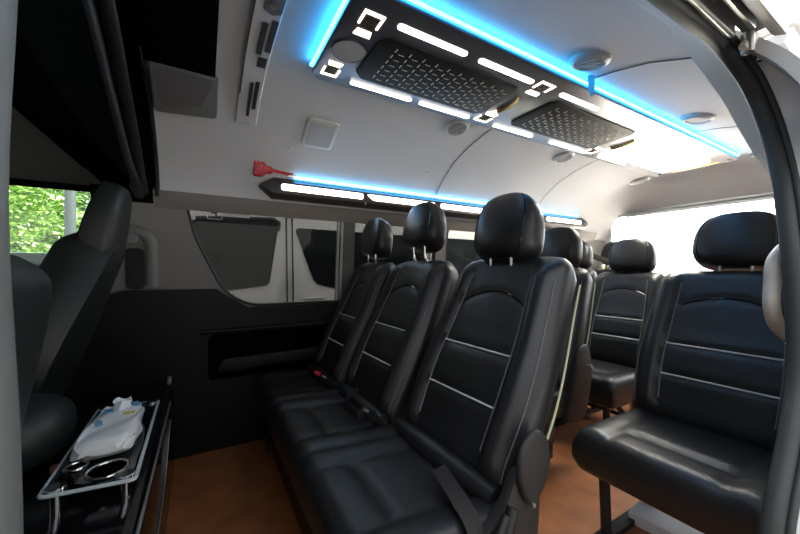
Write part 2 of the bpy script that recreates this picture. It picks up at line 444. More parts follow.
# blue strip round the edge, facing outwards, behind the board
mb = MB()
path = [Vector((a, b, PZ+.022)) for a, b in rpoly([(PX0+.025, PY0+.004), (PX1-.02, PY0+.004), (PX1-.02, PY1-.004), (PX0+.04, PY1-.004), (PX0+.004, PY1-.04), (PX0+.004, PY0+.025)], .012)]
near_left = [p for p in path if p.y < .85 or p.x < .36]
segs_near = [Vector((PX0-.003, PY1-.036, PZ+.022)), Vector((PX0-.003, PY0+.022, PZ+.022)), Vector((PX0+.022, PY0-.003, PZ+.022))] + [Vector((PX0+.022+(PX1-PX0-.05)*k/20, PY0-.003, PZ+.022)) for k in range(1, 21)]
mb.tube([p-L for p in segs_near], .0055, 6)
mb.build('blue_led_strip', LEDB, cp)
def led(poly, name='light_bar', m=LEDW, h0=-.004, h1=.001): return MB().prism(poly, PF, h0, h1).build(name, m, cp)
for a, b in ((.48, .735), (.79, 1.055), (1.22, 1.475), (1.645, 1.90)):
    led(rrect(a, b, .824, .845, .010))
for a, b in ((2.03, 2.36),):
    led(rpoly([(a, .835), (a+.04, .81), (b, .80), (b-.03, .835)], .01))
for a, b in ((.47, .735), (.775, 1.045), (1.20, 1.475), (1.62, 1.94), (2.08, 2.38)):
    led(rrect(a, b, 1.163, 1.182, .009))
# icon lamps: lit bracket, lit tab, slotted plate
def icon(cx, cy, w, d, fl):
    y0, y1 = cy-d/2, cy+d/2
    s = 1 if fl > 0 else -1
    f = lambda a, b, h: PF(cx + a*w/2, cy + s*b*d/2, h)
    mb = MB()
    mb.prism([(-1, -.1), (-1, 1), (1, 1), (1, -.1), (.80, -.1), (.80, .80), (-.80, .80), (-.80, -.1)], f, -.004, .001)
    mb.prism([(-.85, -1), (.85, -1), (.7, -.5), (-.7, -.5)], f, -.004, .001)
    o = mb.build('icon_lamp', LEDI, cp, smooth=False)
    mb = MB()
    for k in range(5):
        b = -.35 + k*.23
        mb.prism([(-.6, b), (.6, b), (.6, b+.11), (-.6, b+.11)], f, -.003, .001)
    mb.build('slot_plate', SLOTGOLD, cp, smooth=False)
icon(.405, .875, .062, .10, -1); icon(.385, 1.128, .058, .085, 1)
icon(1.118, .852, .075, .085, -1); icon(1.11, 1.130, .075, .085, 1); icon(1.955, 1.128, .075, .085, 1)
# roof speaker in the panel
mb = MB(); mb.disc(PF(.40, 1.01, .001), .052, (0, 0, -1), .005, 36); mb.build('panel_speaker', SPKGREY, cp)
mb = MB(); mb.tube([PF(.40+.054*cos(2*pi*k/36), 1.01+.054*sin(2*pi*k/36), -.002) for k in range(36)], .003, 6, True); mb.build('speaker_ring', PANEL, cp)
# quilted inserts
def insert(x0, x1, y0, y1):
    mb = MB()
    ol = rpoly([(x0+.03, y0), (x1-.03, y0), (x1, y0+.03), (x1, y1-.03), (x1-.03, y1), (x0+.03, y1), (x0, y1-.03), (x0, y0+.03)], .01)
    mb.prism(ol, PF, -.006, .001)
    o = mb.build('quilted_insert', INSERT, cp, bev=.003)
    mb = MB(); nx, ny = 10, 6
    for i in range(nx):
        for j in range(ny):
            cx = x0+.04 + (x1-x0-.08)*(i+.5)/nx; cy = y0+.025 + (y1-y0-.05)*(j+.5)/ny
            mb.box(PF(cx, cy, -.0065), (.0035, .016, .002))
            mb.box(PF(cx+.025, cy+.013, -.0065), (.020, .0022, .0015))
    mb.build('metallic_thread', THREAD, cp)
insert(.46, 1.06, .885, 1.128); insert(1.24, 1.90, .870, 1.128)
insert_l = rpoly([(2.09, .89), (2.80, .80), (2.83, 1.13), (2.10, 1.05)], .03)
insert_l = rpoly([(2.07, .865), (2.80, .865), (2.80, 1.135), (2.07, 1.135)], .03)
MB().prism(insert_l, PF, -.006, .001).build('glow_plate', mat('glow_plate', (.9, .88, .8), .3, emit=(1, .96, .84), estr=32), cp, bev=.002)  # bright reflecting plate made to glow, raised to brighten the rear cabin
# curved gold lamps between the inserts
for cx in (1.105, 2.0):
    mb = MB()
    pts = [PF(cx + .022*(1-((k-6)/6)**2) - .01, .935+.15*k/12, -.002) for k in range(13)]
    mb.tube(pts, .011, 8, flat=.5); mb.build('gold_lamp', GOLD, cp)
    mb = MB(); mb.tube(pts[10:], .0115, 8, flat=.5); mb.build('lamp_tip', LEDI, cp)
mb = MB(); mb.disc(PF(2.865, .985, .001), .022, (0, 0, -1), .004, 28, .07); mb.build('end_badge', GOLD, cp)
for cy in (.80, 1.17):
    mb = MB(); mb.disc(PF(2.86, cy, .001), .011, (0, 0, -1), .004, 16); mb.build('screw', SLOT, cp)
    mb = MB(); mb.box(PF(2.87, cy*.35+.985*.65, 0), (.012, .14, .004)); mb.build('end_bar', GOLD, cp)
# cyan tag hanging at the panel's edge
tg = thing('hanging_tag', (1.255, .735, 1.632), 'small cyan plastic tag hanging beside the ceiling panel edge', 'tag', rz=-.9)
MB().prism(rpoly([(-.012, 0), (.012, 0), (.013, -.05), (.004, -.085), (-.008, -.06)], .005), lambda a, b, h: (a, h, b), -.006, -.003).build('tag_leaf', CYANTAG, tg)

# ------------------------------------------------------------------ ceiling vents
def roof_frame(x, s):
    z = ceil_z(s); dz = (ceil_z(s+.01) - ceil_z(s-.01))/.02
    ty = Vector((0, 1, dz)).normalized(); n = Vector((0, -dz, 1)).normalized()
    if n.z < 0: n = -n
    return Vector((x, CX+s, z)), Vector((1, 0, 0)), ty, -n
def vent(x, s, label, r=.052):
    p, ux, uy, n = roof_frame(x, s)
    t = thing('air_vent', p, label, 'air vent', 'round air vents in the roof lining')
    f = lambda a, b, h: ux*a + uy*b + n*h
    C36 = [(cos(2*pi*k/36), sin(2*pi*k/36)) for k in range(36)]
    mb = MB()
    mb.rings([[f(c*rr, q*rr, h) for c, q in C36] for rr, h in ((r*1.28, -.004), (r*1.24, .008), (r*1.0, .016), (r*.90, .012), (r*.88, -.004))])
    mb.build('vent_ring', VENTWHITE, t)
    mb = MB(); mb.prism([(c*r*.93, q*r*.93) for c, q in C36], f, -.004, .003); mb.build('vent_well', SLOT, t)
    for k in range(5):
        a = (-.64 + .32*k)*r; hw = math.sqrt(max(0, (.88*r)**2 - a*a))
        mb = MB(); mb.prism([(a-.0045, -hw), (a+.0045, -hw), (a+.0045, hw), (a-.0045, hw)], f, .003, .013)
        mb.build('vent_slat', VENTSLAT, t)
    return t
for x, s, lb in ((1.145, -.325, 'round slatted air vent nearest the doorway header, above the cyan tag'), (2.01, -.33, 'round air vent on the doorway side, behind the lining joint'),
                 (2.99, -.33, 'round air vent on the doorway side next to the rear hatch'),
                 (1.10, .325, 'round air vent above the middle headrest, across the panel from the doorway'), (1.965, .325, 'round air vent on the wall side, straight above the headrests behind the bench'),
                 (2.99, .36, 'round air vent on the far side beside the rear end of the panel')):
    vent(x, s, lb)
# square speaker on the lining
p, ux, uy, n = roof_frame(.475, .565)
sp = thing('roof_speaker', p, 'square white speaker box on the lining above the red hammer', 'speaker')
f = lambda a, b, h: ux*a + uy*b + n*h
MB().prism(rrect(-.075, .075, -.085, .085, .02), f, -.012, .014).build('box', VENTWHITE, sp, bev=.006)
MB().prism(rrect(-.058, .058, -.066, .066, .014), f, .013, .0165).build('grille', SPKGREY, sp)
p, ux, uy, n = roof_frame(.36, .655)
t = MB(); t.disc((0, 0, 0), .011, n, .008, 20)
o = t.build('lining_clip', VENTWHITE); o.location = p; tag(o, 'small round white button on the lining left of the square speaker', 'button')
p, ux, uy, n = roof_frame(1.15, .655)
t = MB(); t.disc((0, 0, 0), .010, n, .008, 20)
o = t.build('lining_clip', VENTWHITE); o.location = p; tag(o, 'small round white button on the lining above the wall light bar', 'button')

# control strip with switches across the front of the lining
ac = thing('roof_control_strip', (.15, 1.2, 1.63), 'narrow white roof strip with dark switches and slots', 'control strip')
def CS(a, b, h):
    y = 1.2 + b; return Vector((.15 + a, y, ceil_z(y-CX) - h)) - ac.location
mb = MB(); mb.rings([[CS(-.035, b, 0), CS(-.03, b, .008), CS(.045, b, .008), CS(.05, b, 0)] for b in [-.34+.72*k/14 for k in range(15)]]); mb.build('strip_base', VENTWHITE, ac)
mb = MB(); mb.tube([CS(-.028, -.34+.58*k/14, .008) for k in range(15)], .0025, 6); mb.build('groove', SLOT, ac)
for a0, a1, b0, b1 in ((.002, .018, -.135, .02), (.026, .044, -.155, .0), (.012, .04, .035, .085), (.004, .014, .17, .34), (.02, .034, .16, .30)):
    MB().prism([(a0, b0), (a1, b0), (a1, b1), (a0, b1)], CS, .005, .0105).build('slot', SLOT, ac, smooth=False)
MB().prism(rpoly([(-.005, -.30), (.045, -.30), (.045, -.19), (.02, -.175), (-.005, -.19)], .006), CS, .005, .011).build('switch_plate', GRILLE, ac)
mb = MB(); mb.disc(CS(.018, -.225, .011), .012, (0, 0, -1), .008, 20); mb.build('knob', CHROME, ac)

# ------------------------------------------------------------------ front: black ceiling cloth, grille, cab overhead
mb = MB()
mb.rings([[(x, y, ceil_z(y-CX)-.012) for y in [.42+.97*k/10 for k in range(11)]] + [(x, y, ceil_z(y-CX)+.005) for y in [.42+.97*k/10 for k in range(10, -1, -1)]] for x in (-.21, .038)])
o = mb.build('roof_blackout_panel', CABBLACK, bev=.003); tag(o, 'matt black panel on the roof ahead of the white lining', 'roof panel')
gr = thing('roof_grille', (-.05, 1.5, 1.57), 'grey slatted grille in white frame below the black roof panel', 'grille')
def GF(a, b, h):
    y = 1.50 + b; z = ceil_z(y-CX); dz = -.55
    n = Vector((0, -.48, -.87)); return Vector((-.05 + a, y, z)) + n*h - gr.location
MB().prism(rpoly([(-.11, -.105), (.10, -.105), (.098, .085), (-.11, .10)], .012), GF, .0, .014).build('grille_frame', mat('grille_frame_grey', (.18, .18, .18), .5), gr, bev=.004)
MB().prism(rpoly([(-.10, -.09), (.085, -.09), (.083, .07), (-.10, .085)], .01), GF, .013, .0165).build('grille_mesh', GRILLE, gr)

oh = thing('cab_overhead_cabinet', (-.27, 1.3, 1.24), 'black overhead cabinet across the roof above the cab', 'overhead cabinet')
L = oh.location
prof = [(1.80, 1.235), (.95, 1.235), (.55, 1.27), (.40, 1.40), (.40, 1.60), (1.12, 1.62), (1.45, 1.56), (1.70, 1.42)]
mb = MB(); mb.rings([[Vector((x, y, z))-L for y, z in prof] for x in (-.34, -.235)]); mb.build('cabinet_body', CABBLACK, oh, bev=.012)
mb = MB()
edge = [(-.225, 1.825, 1.24), (-.222, 1.62, 1.35), (-.218, 1.36, 1.48), (-.215, 1.12, 1.59), (-.215, .9, 1.63)]
mb.tube([Vector(p)-L for p in catmull(edge)], .014, 10, flat=1.4); mb.build('edge_moulding', mat('edge_gloss', (.02, .022, .024), .3, spec=.6), oh)
edge = [(-.235, 1.80, 1.228), (-.238, 1.5, 1.29), (-.24, 1.25, 1.41), (-.24, 1.03, 1.52), (-.24, .8, 1.6)]
mb = MB(); mb.tube([Vector(p)-L for p in catmull(edge)], .022, 10); mb.build('lower_moulding', PLASTIC, oh)
# dark strip where lining meets cab
mb = MB(); mb.tube([(-.175, CX+s, z-.006) for s, z in SP if s > .3 and z > 1.22], .010, 8)
struct(mb.build('trim_18', PLASTIC))
# black upper lining ahead of the white lining
mb = lining([(s, z+.004) for s, z in full if s > -.9], -.40, -.165, 2)
struct(mb.build('trim_19', CABBLACK))
mb = MB(); mb.prism([(CX+s, z+.01) for s, z in full if z > 1.26], lambda a, b, h: (-.36-h, a, b), 0, .03)
struct(mb.build('trim_22', CABBLACK))
# front bulkhead of the cab with the windscreen
struct(plate('wall_front', [(.10, 0), (1.95, 0), (1.92, 1.36), (.14, 1.36)], [rrect(.25, 1.80, .95, 1.25, .06)], lambda a, b, h: (-1.30 - h, a, b), 0, .04, CABBLACK), 'dark cab front', 'wall')
# cab headliner
mb = MB(); mb.rings([[(x, .16, 1.30), (x, .5, 1.34), (x, 1.5, 1.34), (x, 1.86, 1.245), (x, 1.89, 1.28), (x, 1.5, 1.38), (x, .5, 1.38), (x, .16, 1.34)] for x in (-1.25, -.34)])
struct(mb.build('trim_20', CABGREY), 'grey cab headliner', 'ceiling')
mb = MB(); mb.box((-.64, 1.845, 1.238), (.62, .03, .022)); struct(mb.build('trim_21', CABBLACK))

# ------------------------------------------------------------------ wall light bar
wb = thing('wall_light_bar', (1.6, 1.79, 1.32), 'long black wall light bar with warm segments above the side window', 'wall light bar')
L = wb.location
def bar_ring(x, k):
    return [Vector((x, y, 1.318 + (z-1.318)*k))-L for y, z in ((1.790, 1.362), (1.765, 1.366), (1.747, 1.345), (1.743, 1.285), (1.760, 1.262), (1.815, 1.265))]
mb = MB(); mb.rings([bar_ring(.235, .06), bar_ring(.30, 1), bar_ring(2.89, 1), bar_ring(2.94, .5)]); mb.build('housing', mat('bar_housing', (.055, .045, .045), .35), wb, bev=.003)
def BF(a, b, h): return Vector((a, 1.7455 - h - (b-1.315)*.06, b)) - L
for a, b, tl in ((.335, .775, 0), (.80, 1.27, .04), (1.32, 1.80, 0), (1.85, 2.32, 0), (2.37, 2.83, 0)):
    MB().prism(rpoly([(a+tl, 1.302), (b, 1.302), (b, 1.333), (a, 1.333)], .012), BF, -.004, .004).build('light_segment', LEDW, wb)
mb = MB(); mb.tube([Vector((x, 1.752, 1.3745))-L for x in [.40+2.40*k/12 for k in range(13)]], .006, 6); mb.build('blue_led_strip', LEDB2, wb)
for x in (.79, 1.295, 1.825, 2.345):
    mb = MB(); mb.disc(BF(x, 1.28, .0), .006, (0, -1, 0), .006, 12); mb.build('screw', METAL, wb)
# emergency hammer
hm = thing('emergency_hammer', (.25, 1.745, 1.392), 'red emergency hammer on the wall at the front of the light bar', 'hammer')
mb = MB()
mb.prism(rpoly([(-.050, -.04), (-.052, .045), (-.005, .048), (.018, .02), (.05, .015), (.05, -.018), (.015, -.02), (0, -.04)], .008), lambda a, b, h: (a, -h + .015 - b*.3, b), 0, .03)
mb.build('holder', RED, hm, bev=.004)
mb = MB(); mb.tube([(.04, -.01, 0), (.10, -.012, -.008), (.165, -.014, -.016)], [.010, .009, .012], 10, flat=.7); mb.build('handle', RED, hm)
RIV = mat('rivet_pink', (.8, .35, .35), .4)
for a, b in ((-.04, .034), (-.02, .036), (-.04, -.028), (-.012, .012)): MB().disc((a, -.014 - b*.3, b), .0045, (0, -1, 0), .004, 10).build('rivet', RIV, hm)
mb = MB(); mb.tube([(.135, -.016, -.02), (.15, -.03, -.022), (.185, -.018, -.018)], .006, 6); mb.build('clip', METAL, hm)
hm.scale = (.84, .84, .84)

# ------------------------------------------------------------------ seats
def sstep(a, b, x):
    t = max(0, min(1, (x-a)/(b-a))); return t*t*(3-2*t)
class Back:
    """padded backrest; local frame: across y, up h, forward d"""
    def __init__(s, x0, y0, z0, lean, w, H, tf=.062, tb=.055, taper=.11, rad=.075, l1=.285, l2=.50):
        s.x0, s.y0, s.z0, s.a, s.w, s.H, s.tf, s.tb, s.taper, s.rad = x0, y0, z0, math.radians(lean), w, H, tf, tb, taper, rad
        s.lines = (l1*H, l2*H); s.arch = .79*H; s.pt = .60
    def P(s, y, h, d):
        return Vector((s.x0 + h*sin(s.a) - d*cos(s.a), s.y0 + y, s.z0 + h*cos(s.a) + d*sin(s.a)))
    def hw(s, h):
        b = s.w/2*(1 - s.taper*sstep(.35*s.H, 1.0*s.H, h) - .05*sstep(.35*s.H, 0, h))
        k = s.H - s.rad
        if h > k: b -= s.rad*(1 - math.sqrt(max(0, 1-((h-k)/s.rad)**2)))*.9
        return b
    def ds(s, h):
        r = .055; q = 1
        if h > s.H-r: q = math.sqrt(max(0, 1-((h-s.H+r)/r)**2))
        if h < r: q = .35+.65*math.sqrt(max(0, 1-((r-h)/r)**2))
        return q
    def front(s, t, h):
        at = min(1, abs(t))
        q = s.ds(h)
        d = s.tf*(1-at**5)**(1/5)
        body = sstep(0, .12*s.H, h)*(1-sstep(.86*s.H, .98*s.H, h))
        d += .026*sstep(.50, .76, at)*(1-sstep(.80, 1.0, at))*body
        d -= .010*math.exp(-((at-s.pt)/.035)**2)*body
        d += .010*(1-at*at)*sstep(0, .3*s.H, h)*(1-sstep(.4*s.H, .6*s.H, h))
        if at < s.pt:
            e = 1 - sstep(s.pt-.06, s.pt, at)
            for l in s.lines: d -= .007*e*math.exp(-((h-l)/.012)**2)
            ha = s.arch - .07*s.H*(at/s.pt)**2
            d -= .006*e*math.exp(-((h-ha)/.012)**2)
        return d*q
    def mesh(s):
        N = 40; M = 56; rs = []
        for i in range(M+1):
            u = i/M; h = s.H*(u + .0*sin(u))
            if i == M: h = s.H*.9995
            hw = s.hw(h); r = []
            for k in range(N+1):
                a = -1 + 2*k/N; t = math.copysign(1-(1-abs(a))**1.6, a)
                r.append(s.P(t*hw, h, s.front(t, h)))
            for k in range(N//2-1, 0, -1):
                t = -1 + 2*k/(N/2); at = abs(t)
                r.append(s.P(t*hw, h, -s.tb*(1-at**6)**(1/6)*s.ds(h)))
            rs.append(r)
        return MB().rings(rs)
    def surf(s, t, h, up=.003): return s.P(t*s.hw(h), h, s.front(t, h)+up)
def seat_back(parent, b, m=LEATHER, piping=True, arch=True, trim=True):
    o = b.mesh().build('backrest', m, parent)
    if piping:
        for l in b.lines:
            MB().tube([b.surf(-b.pt+2*b.pt*k/16, l, .0045) for k in range(17)], .0032, 6).build('piping', PIPING, o)
        for sg in (-1, 1):
            MB().tube([b.surf(sg*b.pt, .12*b.H + .76*b.H*k/24, .004) for k in range(25)], .0026, 6).build('side_piping', DARKPIPE, o)
        if arch:
            MB().tube([b.surf(-b.pt+2*b.pt*k/20, b.arch-.07*b.H*((k-10)/10)**2, .002) for k in range(21)], .003, 6).build('arched_seam', GLOSSBLACK, o)
        # seams along the side edges
        for sg in (-1, 1):
            MB().tube([b.surf(sg*.93, .06*b.H+.80*b.H*k/24, .0015) for k in range(25)], .0018, 6).build('edge_stitch', DARKPIPE, o)
    if trim:
        for sg in (-1, 1):
            MB().tube([b.P(sg*b.hw(h)*.985, h, -b.tb*.72) for h in [.10*b.H+.80*b.H*k/20 for k in range(21)]], .003, 6).build('rear_piping', mat_rear, o)
    return o
mat_rear = mat('rear_piping_pale', (.55, .60, .38), .5)
def headrest(parent, b, h0, w, H, T, fwd=.03, tilt=0, postlen=.05, m=LEATHER, y=0, posts=True):
    """h0: bottom of pad measured along the back"""
    N = 48; M = 30; rs = []; ex = 3.4
    for i in range(M+1):
        v = i/M; c = 2*v-1
        e = 3.6 if c > 0 else 4.5
        pr = (1-min(1, abs(c))**e)**(1/e) if abs(c) < 1 else 0
        pr = max(pr, .02)
        hwid = w/2*pr*(1-.13*sstep(.45, 1, v)-.05*sstep(.3, 0, v)); ht = T/2*(pr**.8)*(1-.20*sstep(.3, 1, v))
        r = []
        for k in range(N):
            a = 2*pi*k/N; ca, sa = cos(a), sin(a)
            yy = hwid*math.copysign(abs(ca)**(2/ex), ca); dd = ht*math.copysign(abs(sa)**(2/ex), sa)
            if dd > 0: dd *= 1.12 - .18*(yy/max(hwid, 1e-4))**2
            # groove round the gusset
            g = abs(yy)/(w/2)
            r.append(b.P(y+yy, h0 + H*v, fwd + dd - tilt*(v-.5)*H))
        rs.append(r)
    o = MB().rings(rs).build('headrest', m, parent)
    # stitched gusset line over the pad
    for sg in (-1, 1):
        pts = []
        for i in range(2, M-1):
            r = rs[i]; k = 6 if sg > 0 else N//2-6
            q = r[k]; cen = sum(r, Vector())/N
            pts.append(q + (q-cen).normalized()*.0012)
        MB().tube(pts, .0016, 6).build('seam', GLOSSBLACK, o)
    if posts:
        for sg in (-1, 1):
            MB().tube([b.P(y+sg*.045, h0+.03, fwd), b.P(y+sg*.045, h0-postlen, fwd*.6), b.P(y+sg*.045, b.H-.03, 0)], .0065, 10).build('headrest_post', CHROME, o)
    return o
def cushion(name, parent, x0, x1, y0, y1, ztop, th, m=LEATHER, pads=1, nose=.05, rise=.02):
    """x0 front, x1 rear, rounded nose, padded, seams between the places"""
    N = 36*pads; M = 26; rs = []
    for i in range(M+1):
        u = (i/M)**1.9; x = x0 + (x1-x0)*u
        r0 = .06
        q = max(0, 1-((r0-(x-x0))/r0)**2.6)**(1/2.6) if x-x0 < r0 else 1
        q = max(q, .03)
        if u > .97: q *= .8
        top = []; bot = []
        for k in range(N+1):
            t = k/N; y = y0+(y1-y0)*t
            e = min(t, 1-t)*(y1-y0); er = .032
            qe = math.sqrt(max(0, 1-((er-e)/er)**2)) if e < er else 1
            pf = (t*pads) % 1; at = abs(2*pf-1)
            z = ztop - rise*u + .007*sstep(.55, .8, at)*(1-sstep(.85, 1, at)) - .006*math.exp(-((at-.58)/.04)**2)
            z -= .012*math.exp(-((u-.30)/.03)**2)*(1-sstep(.5, .58, at)) if pads else 0
            zm = ztop - th*.5
            top.append(Vector((x, y, zm + (z-zm)*q*(.6+.4*qe))))
            bot.append(Vector((x, y, zm - th*.5*q*(.6+.4*qe))))
        rs.append(top + bot[::-1])
    return MB().rings(rs).build(name, m, parent)
def leather_seat_legs(parent, pts_list, name='leg', r=.016, m=PLASTIC):
    for pts in pts_list:
        MB().tube(pts, r, 10).build(name, m, parent)

# ---- first row: bench for three
R1 = (.60, 1.22, 0)
bench = thing('bench_seat', R1, 'black leather three-seat bench with white piping and tall headrests', 'bench seat')
def loc(p): return Vector(p)
defs = [(.79-1.22, .04, 26.0, .487, -.022), (1.262-1.22, .0, 25.5, .455, .05), (1.66-1.22, -.03, 25.0, .40, .025)]
for y0, dx, ln, w, up in defs:
    b = Back(dx, y0, .335, ln, w, .67, taper=.14, rad=.065)
    seat_back(bench, b)
    headrest(bench, b, .655+.004+up, .255, .213 if y0 < -.3 else .195, .125, fwd=.08, tilt=-.30, postlen=.04, y=.018)
# bottom rolls of the backs
for y0, dx, ln, w, up in defs:
    MB().tube([Vector((dx-.055, y0-w/2+.02, .372)), Vector((dx-.062, y0-w/4, .375)), Vector((dx-.062, y0+w/4, .375)), Vector((dx-.055, y0+w/2-.02, .372))], [.022, .030, .030, .022], 14).build('lumbar_roll', LEATHER, bench)
cushion('cushion', bench, -.375, .04,   .53-1.22, 1.845-1.22, .385, .16, pads=3, rise=.03)
mb = MB(); mb.box((-.16, .0, .115), (.32, 1.24, .18)); mb.build('base', PLASTIC, bench, bev=.02)
for x in (-.30, -.02):
    for y in (-.60, .58):
        mb = MB(); mb.box((x, y, .0175), (.06, .05, .035)); mb.build('foot', PLASTIC, bench, bev=.004)
# side plate with recliner cover on the aisle end
def SPf(a, b, h): return Vector((a, -.705 - h, b))
mb = MB(); mb.prism(rpoly([(-.38, .12), (.02, .10), (.075, .28), (.085, .44), (.01, .46), (-.05, .36), (-.36, .27)], [.03, .03, .06, .05, .05, .06, .04]), SPf, -.03, .0); mb.build('side_plate', HINGE, bench, bev=.008)
mb = MB(); mb.prism(rpoly([(-.012, .44), (-.010, .51), (.040, .548), (.085, .525), (.098, .46), (.07, .40), (.028, .37)], .035), SPf, 0, .018); mb.build('recliner_cover', HINGE, bench, bev=.009, seg=3)
mb = MB(); mb.tube([SPf(-.035, .40, .018), SPf(-.06, .36, .024), SPf(-.085, .31, .024)], .013, 10); mb.build('recliner_lever', PLASTIC, bench)
mb = MB(); mb.tube([SPf(-.055, .39, .018), SPf(-.085, .36, .024), SPf(-.115, .315, .024)], .010, 10); mb.build('belt_guide', PLASTIC, bench)
mb = MB(); mb.disc(SPf(.028, .385, .018), .005, (0, -1, 0), .005, 14); mb.build('bolt', METAL, bench)
# belts and buckles
def ribbon(pts, wv, hw, th=.0015):
    pts = [Vector(p) for p in pts]; rs = []
    for i, p in enumerate(pts):
        t = (pts[min(i+1, len(pts)-1)] - pts[max(i-1, 0)]).normalized(); w = Vector(wv[i] if isinstance(wv, list) else wv).normalized()
        n = t.cross(w).normalized()
        rs.append([p + w*hw + n*th, p - w*hw + n*th, p - w*hw - n*th, p + w*hw - n*th])
    return MB().rings(rs)
ribbon(catmull([(-.085, -.53, .402), (-.098, -.58, .400), (-.11, -.635, .395), (-.115, -.69, .372), (-.118, -.712, .32), (-.118, -.715, .22)]), (1, .15, 0), .023).build('lap_belt', BELT, bench)
for (bx, by, rd) in ((-.14, .31, True), (-.12, -.17, False), (-.13, .25, False)):
    mb = MB(); mb.tube([(bx+.07, by, .36), (bx+.02, by-.005, .40), (bx-.005, by-.012, .425)], [.012, .014, .018], 10, flat=.55); bk = mb.build('belt_buckle', PLASTIC, bench)
    if rd: mb = MB(); mb.box((bx-.012, by-.014, .437), (.03, .022, .016), Matrix.Rotation(.6, 3, 'Y')); mb.build('red_button', RED, bk, bev=.003)
    else: mb = MB(); mb.box((bx-.010, by-.014, .435), (.018, .016, .008), Matrix.Rotation(.6, 3, 'Y')); mb.build('latch', METAL, bk)
mb = MB(); mb.tube([Vector((-.05, .07, .40)), Vector((-.10, .05, .405)), Vector((-.14, -.02, .398)), Vector((-.13, -.12, .396)), Vector((-.08, -.16, .40))], .02, 10, flat=.18); mb.build('loose_belt', BELT, bench)

# ---- folding seat by the doorway
def folding(root, label, w=.50, lean=21.5, H=.61, hr_up=.0, cz=.365, clen=.40, group=None, piping=True, legs=True, dxh=.0):
    t = thing('folding_seat', root, label, 'folding seat', group)
    b = Back(0, 0, .33, lean, w, H, rad=.085, l1=.275, l2=.47)
    seat_back(t, b, trim=False, piping=piping)
    headrest(t, b, H+.006+hr_up, .262, .205, .12, fwd=.035, tilt=-.2, postlen=.03)
    cushion('cushion', t, -clen-.03, .05, -w/2+.02, w/2-.02, cz, .15, rise=.01)
    mb = MB(); mb.box((-.17, 0, cz-.152), (.34, w-.16, .02)); mb.build('seat_pan', PLASTIC, t, bev=.006)
    if legs:
        for sg in (-1, 1):
            y = sg*(w/2-.09)
            MB().tube([(-.36, y, cz-.13), (-.345, y, .012)], .017, 8).build('leg', PLASTIC, t)
            MB().tube([(-.30, y, cz-.14), (-.04, y, .012)], .013, 8).build('brace', PLASTIC, t)
            MB().tube([(-.02, y, cz-.13), (.02, y, .012)], .017, 8).build('leg', PLASTIC, t)
            mb = MB(); mb.box((-.17, y, .010), (.46, .04, .02)); mb.build('floor_rail', PLASTIC, t, bev=.003)
        MB().tube([(-.04, -w/2+.09, .06), (-.04, w/2-.09, .06)], .012, 8).build('crossbar', PLASTIC, t)
    return t
f1 = folding((1.52, .462, 0), 'black leather folding seat with headrest right inside the doorway', w=.525)
f2 = folding((2.15, 1.11, 0), 'black leather folding seat in the aisle by the rear, grey against the light', w=.46, lean=19, H=.595, cz=.36, clen=.40, hr_up=-.015)

# ---- further rows along the wall
def pair_bench(root, ys, label, lean=21, wid=.46, up=.0, n='bench_seat', cat='bench seat'):
    t = thing(n, root, label, cat)
    for y in ys:
        b = Back(0, y, .33, lean, wid, .625)
        seat_back(t, b)
        headrest(t, b, .625+.006+up, .255, .21, .12, fwd=.03, tilt=-.2)
    ya, yb = min(ys)-wid/2+.01, max(ys)+wid/2-.01
    cushion('cushion', t, -.42, .05, ya, yb, .37, .15, pads=len(ys))
    mb = MB(); mb.box((-.18, (ya+yb)/2, .15), (.34, yb-ya-.12, .16)); mb.build('base', PLASTIC, t, bev=.02)
    for x in (-.30, -.04):
        for y in (ya+.1, yb-.1):
            mb = MB(); mb.box((x, y, .035), (.05, .05, .07)); mb.build('foot', PLASTIC, t, bev=.004)
    # aisle side: recliner column
    mb = MB(); mb.prism(rpoly([(-.05, .20), (.10, .20), (.16, .42), (.12, .56), (.04, .54), (.0, .38)], .05), lambda a, b_, h: Vector((a, ya - .005 - h, b_)), -.03, .015); mb.build('recliner_cover', HINGE, t, bev=.008)
    mb = MB(); mb.tube([(.10, ya-.02, .45), (.10, ya-.045, .455)], .008, 8); mb.build('lever', METAL, t)
    return t
pair_bench((1.47, 1.405, 0), (-.225, .225), 'black leather two-seat bench directly behind the three-seat bench')
pair_bench((2.36, 1.64, 0), (0,), 'single black leather seat by the wall behind the second bench', wid=.42, n='passenger_seat', cat='seat')
pair_bench((2.92, 1.62, 0), (0,), 'rearmost black seat by the wall near the hatch', wid=.42, n='passenger_seat', cat='seat', up=.02)
# seat belt hanging at the rear window
rb = thing('rear_seat_belt', (2.75, 1.86, 1.12), 'dark seat belt slung from the rear side pillar', 'seat belt')
L = rb.location
mb = MB(); mb.box(Vector((2.70, 1.845, 1.13))-L, (.06, .03, .05)); mb.build('anchor', PLASTIC, rb, bev=.006)
mb = MB(); mb.tube([Vector((2.70, 1.83, 1.12))-L, Vector((2.80, 1.70, 1.06))-L, Vector((2.92, 1.55, .97))-L, Vector((2.96, 1.45, .90))-L], .022, 10, flat=.2); mb.build('webbing', BELT, rb)

# things on the floor under the rear folding seat
bx = thing('carton', (2.30, 1.02, 0), 'pink and white carton on the floor under the aisle folding seat', 'box')
mb = MB(); mb.box((0, 0, .05), (.10, .12, .10)); mb.build('carton_body', CARTON, bx, bev=.004)
mb = MB(); mb.box((0, 0, .18), (.102, .122, .16)); mb.build('carton_sleeve', PINK, bx, bev=.004)
wb2 = MB().box((0, 0, .02), (.26, .30, .04)).build('floor_slab', CARTON, bev=.004); wb2.location = (1.46, .50, 0)  # white patch on the floor, built as a flat slab
wb2.rotation_euler = (0, 0, .1)
tag(wb2, 'flat white slab on the floor beneath the doorway folding seat', 'box')

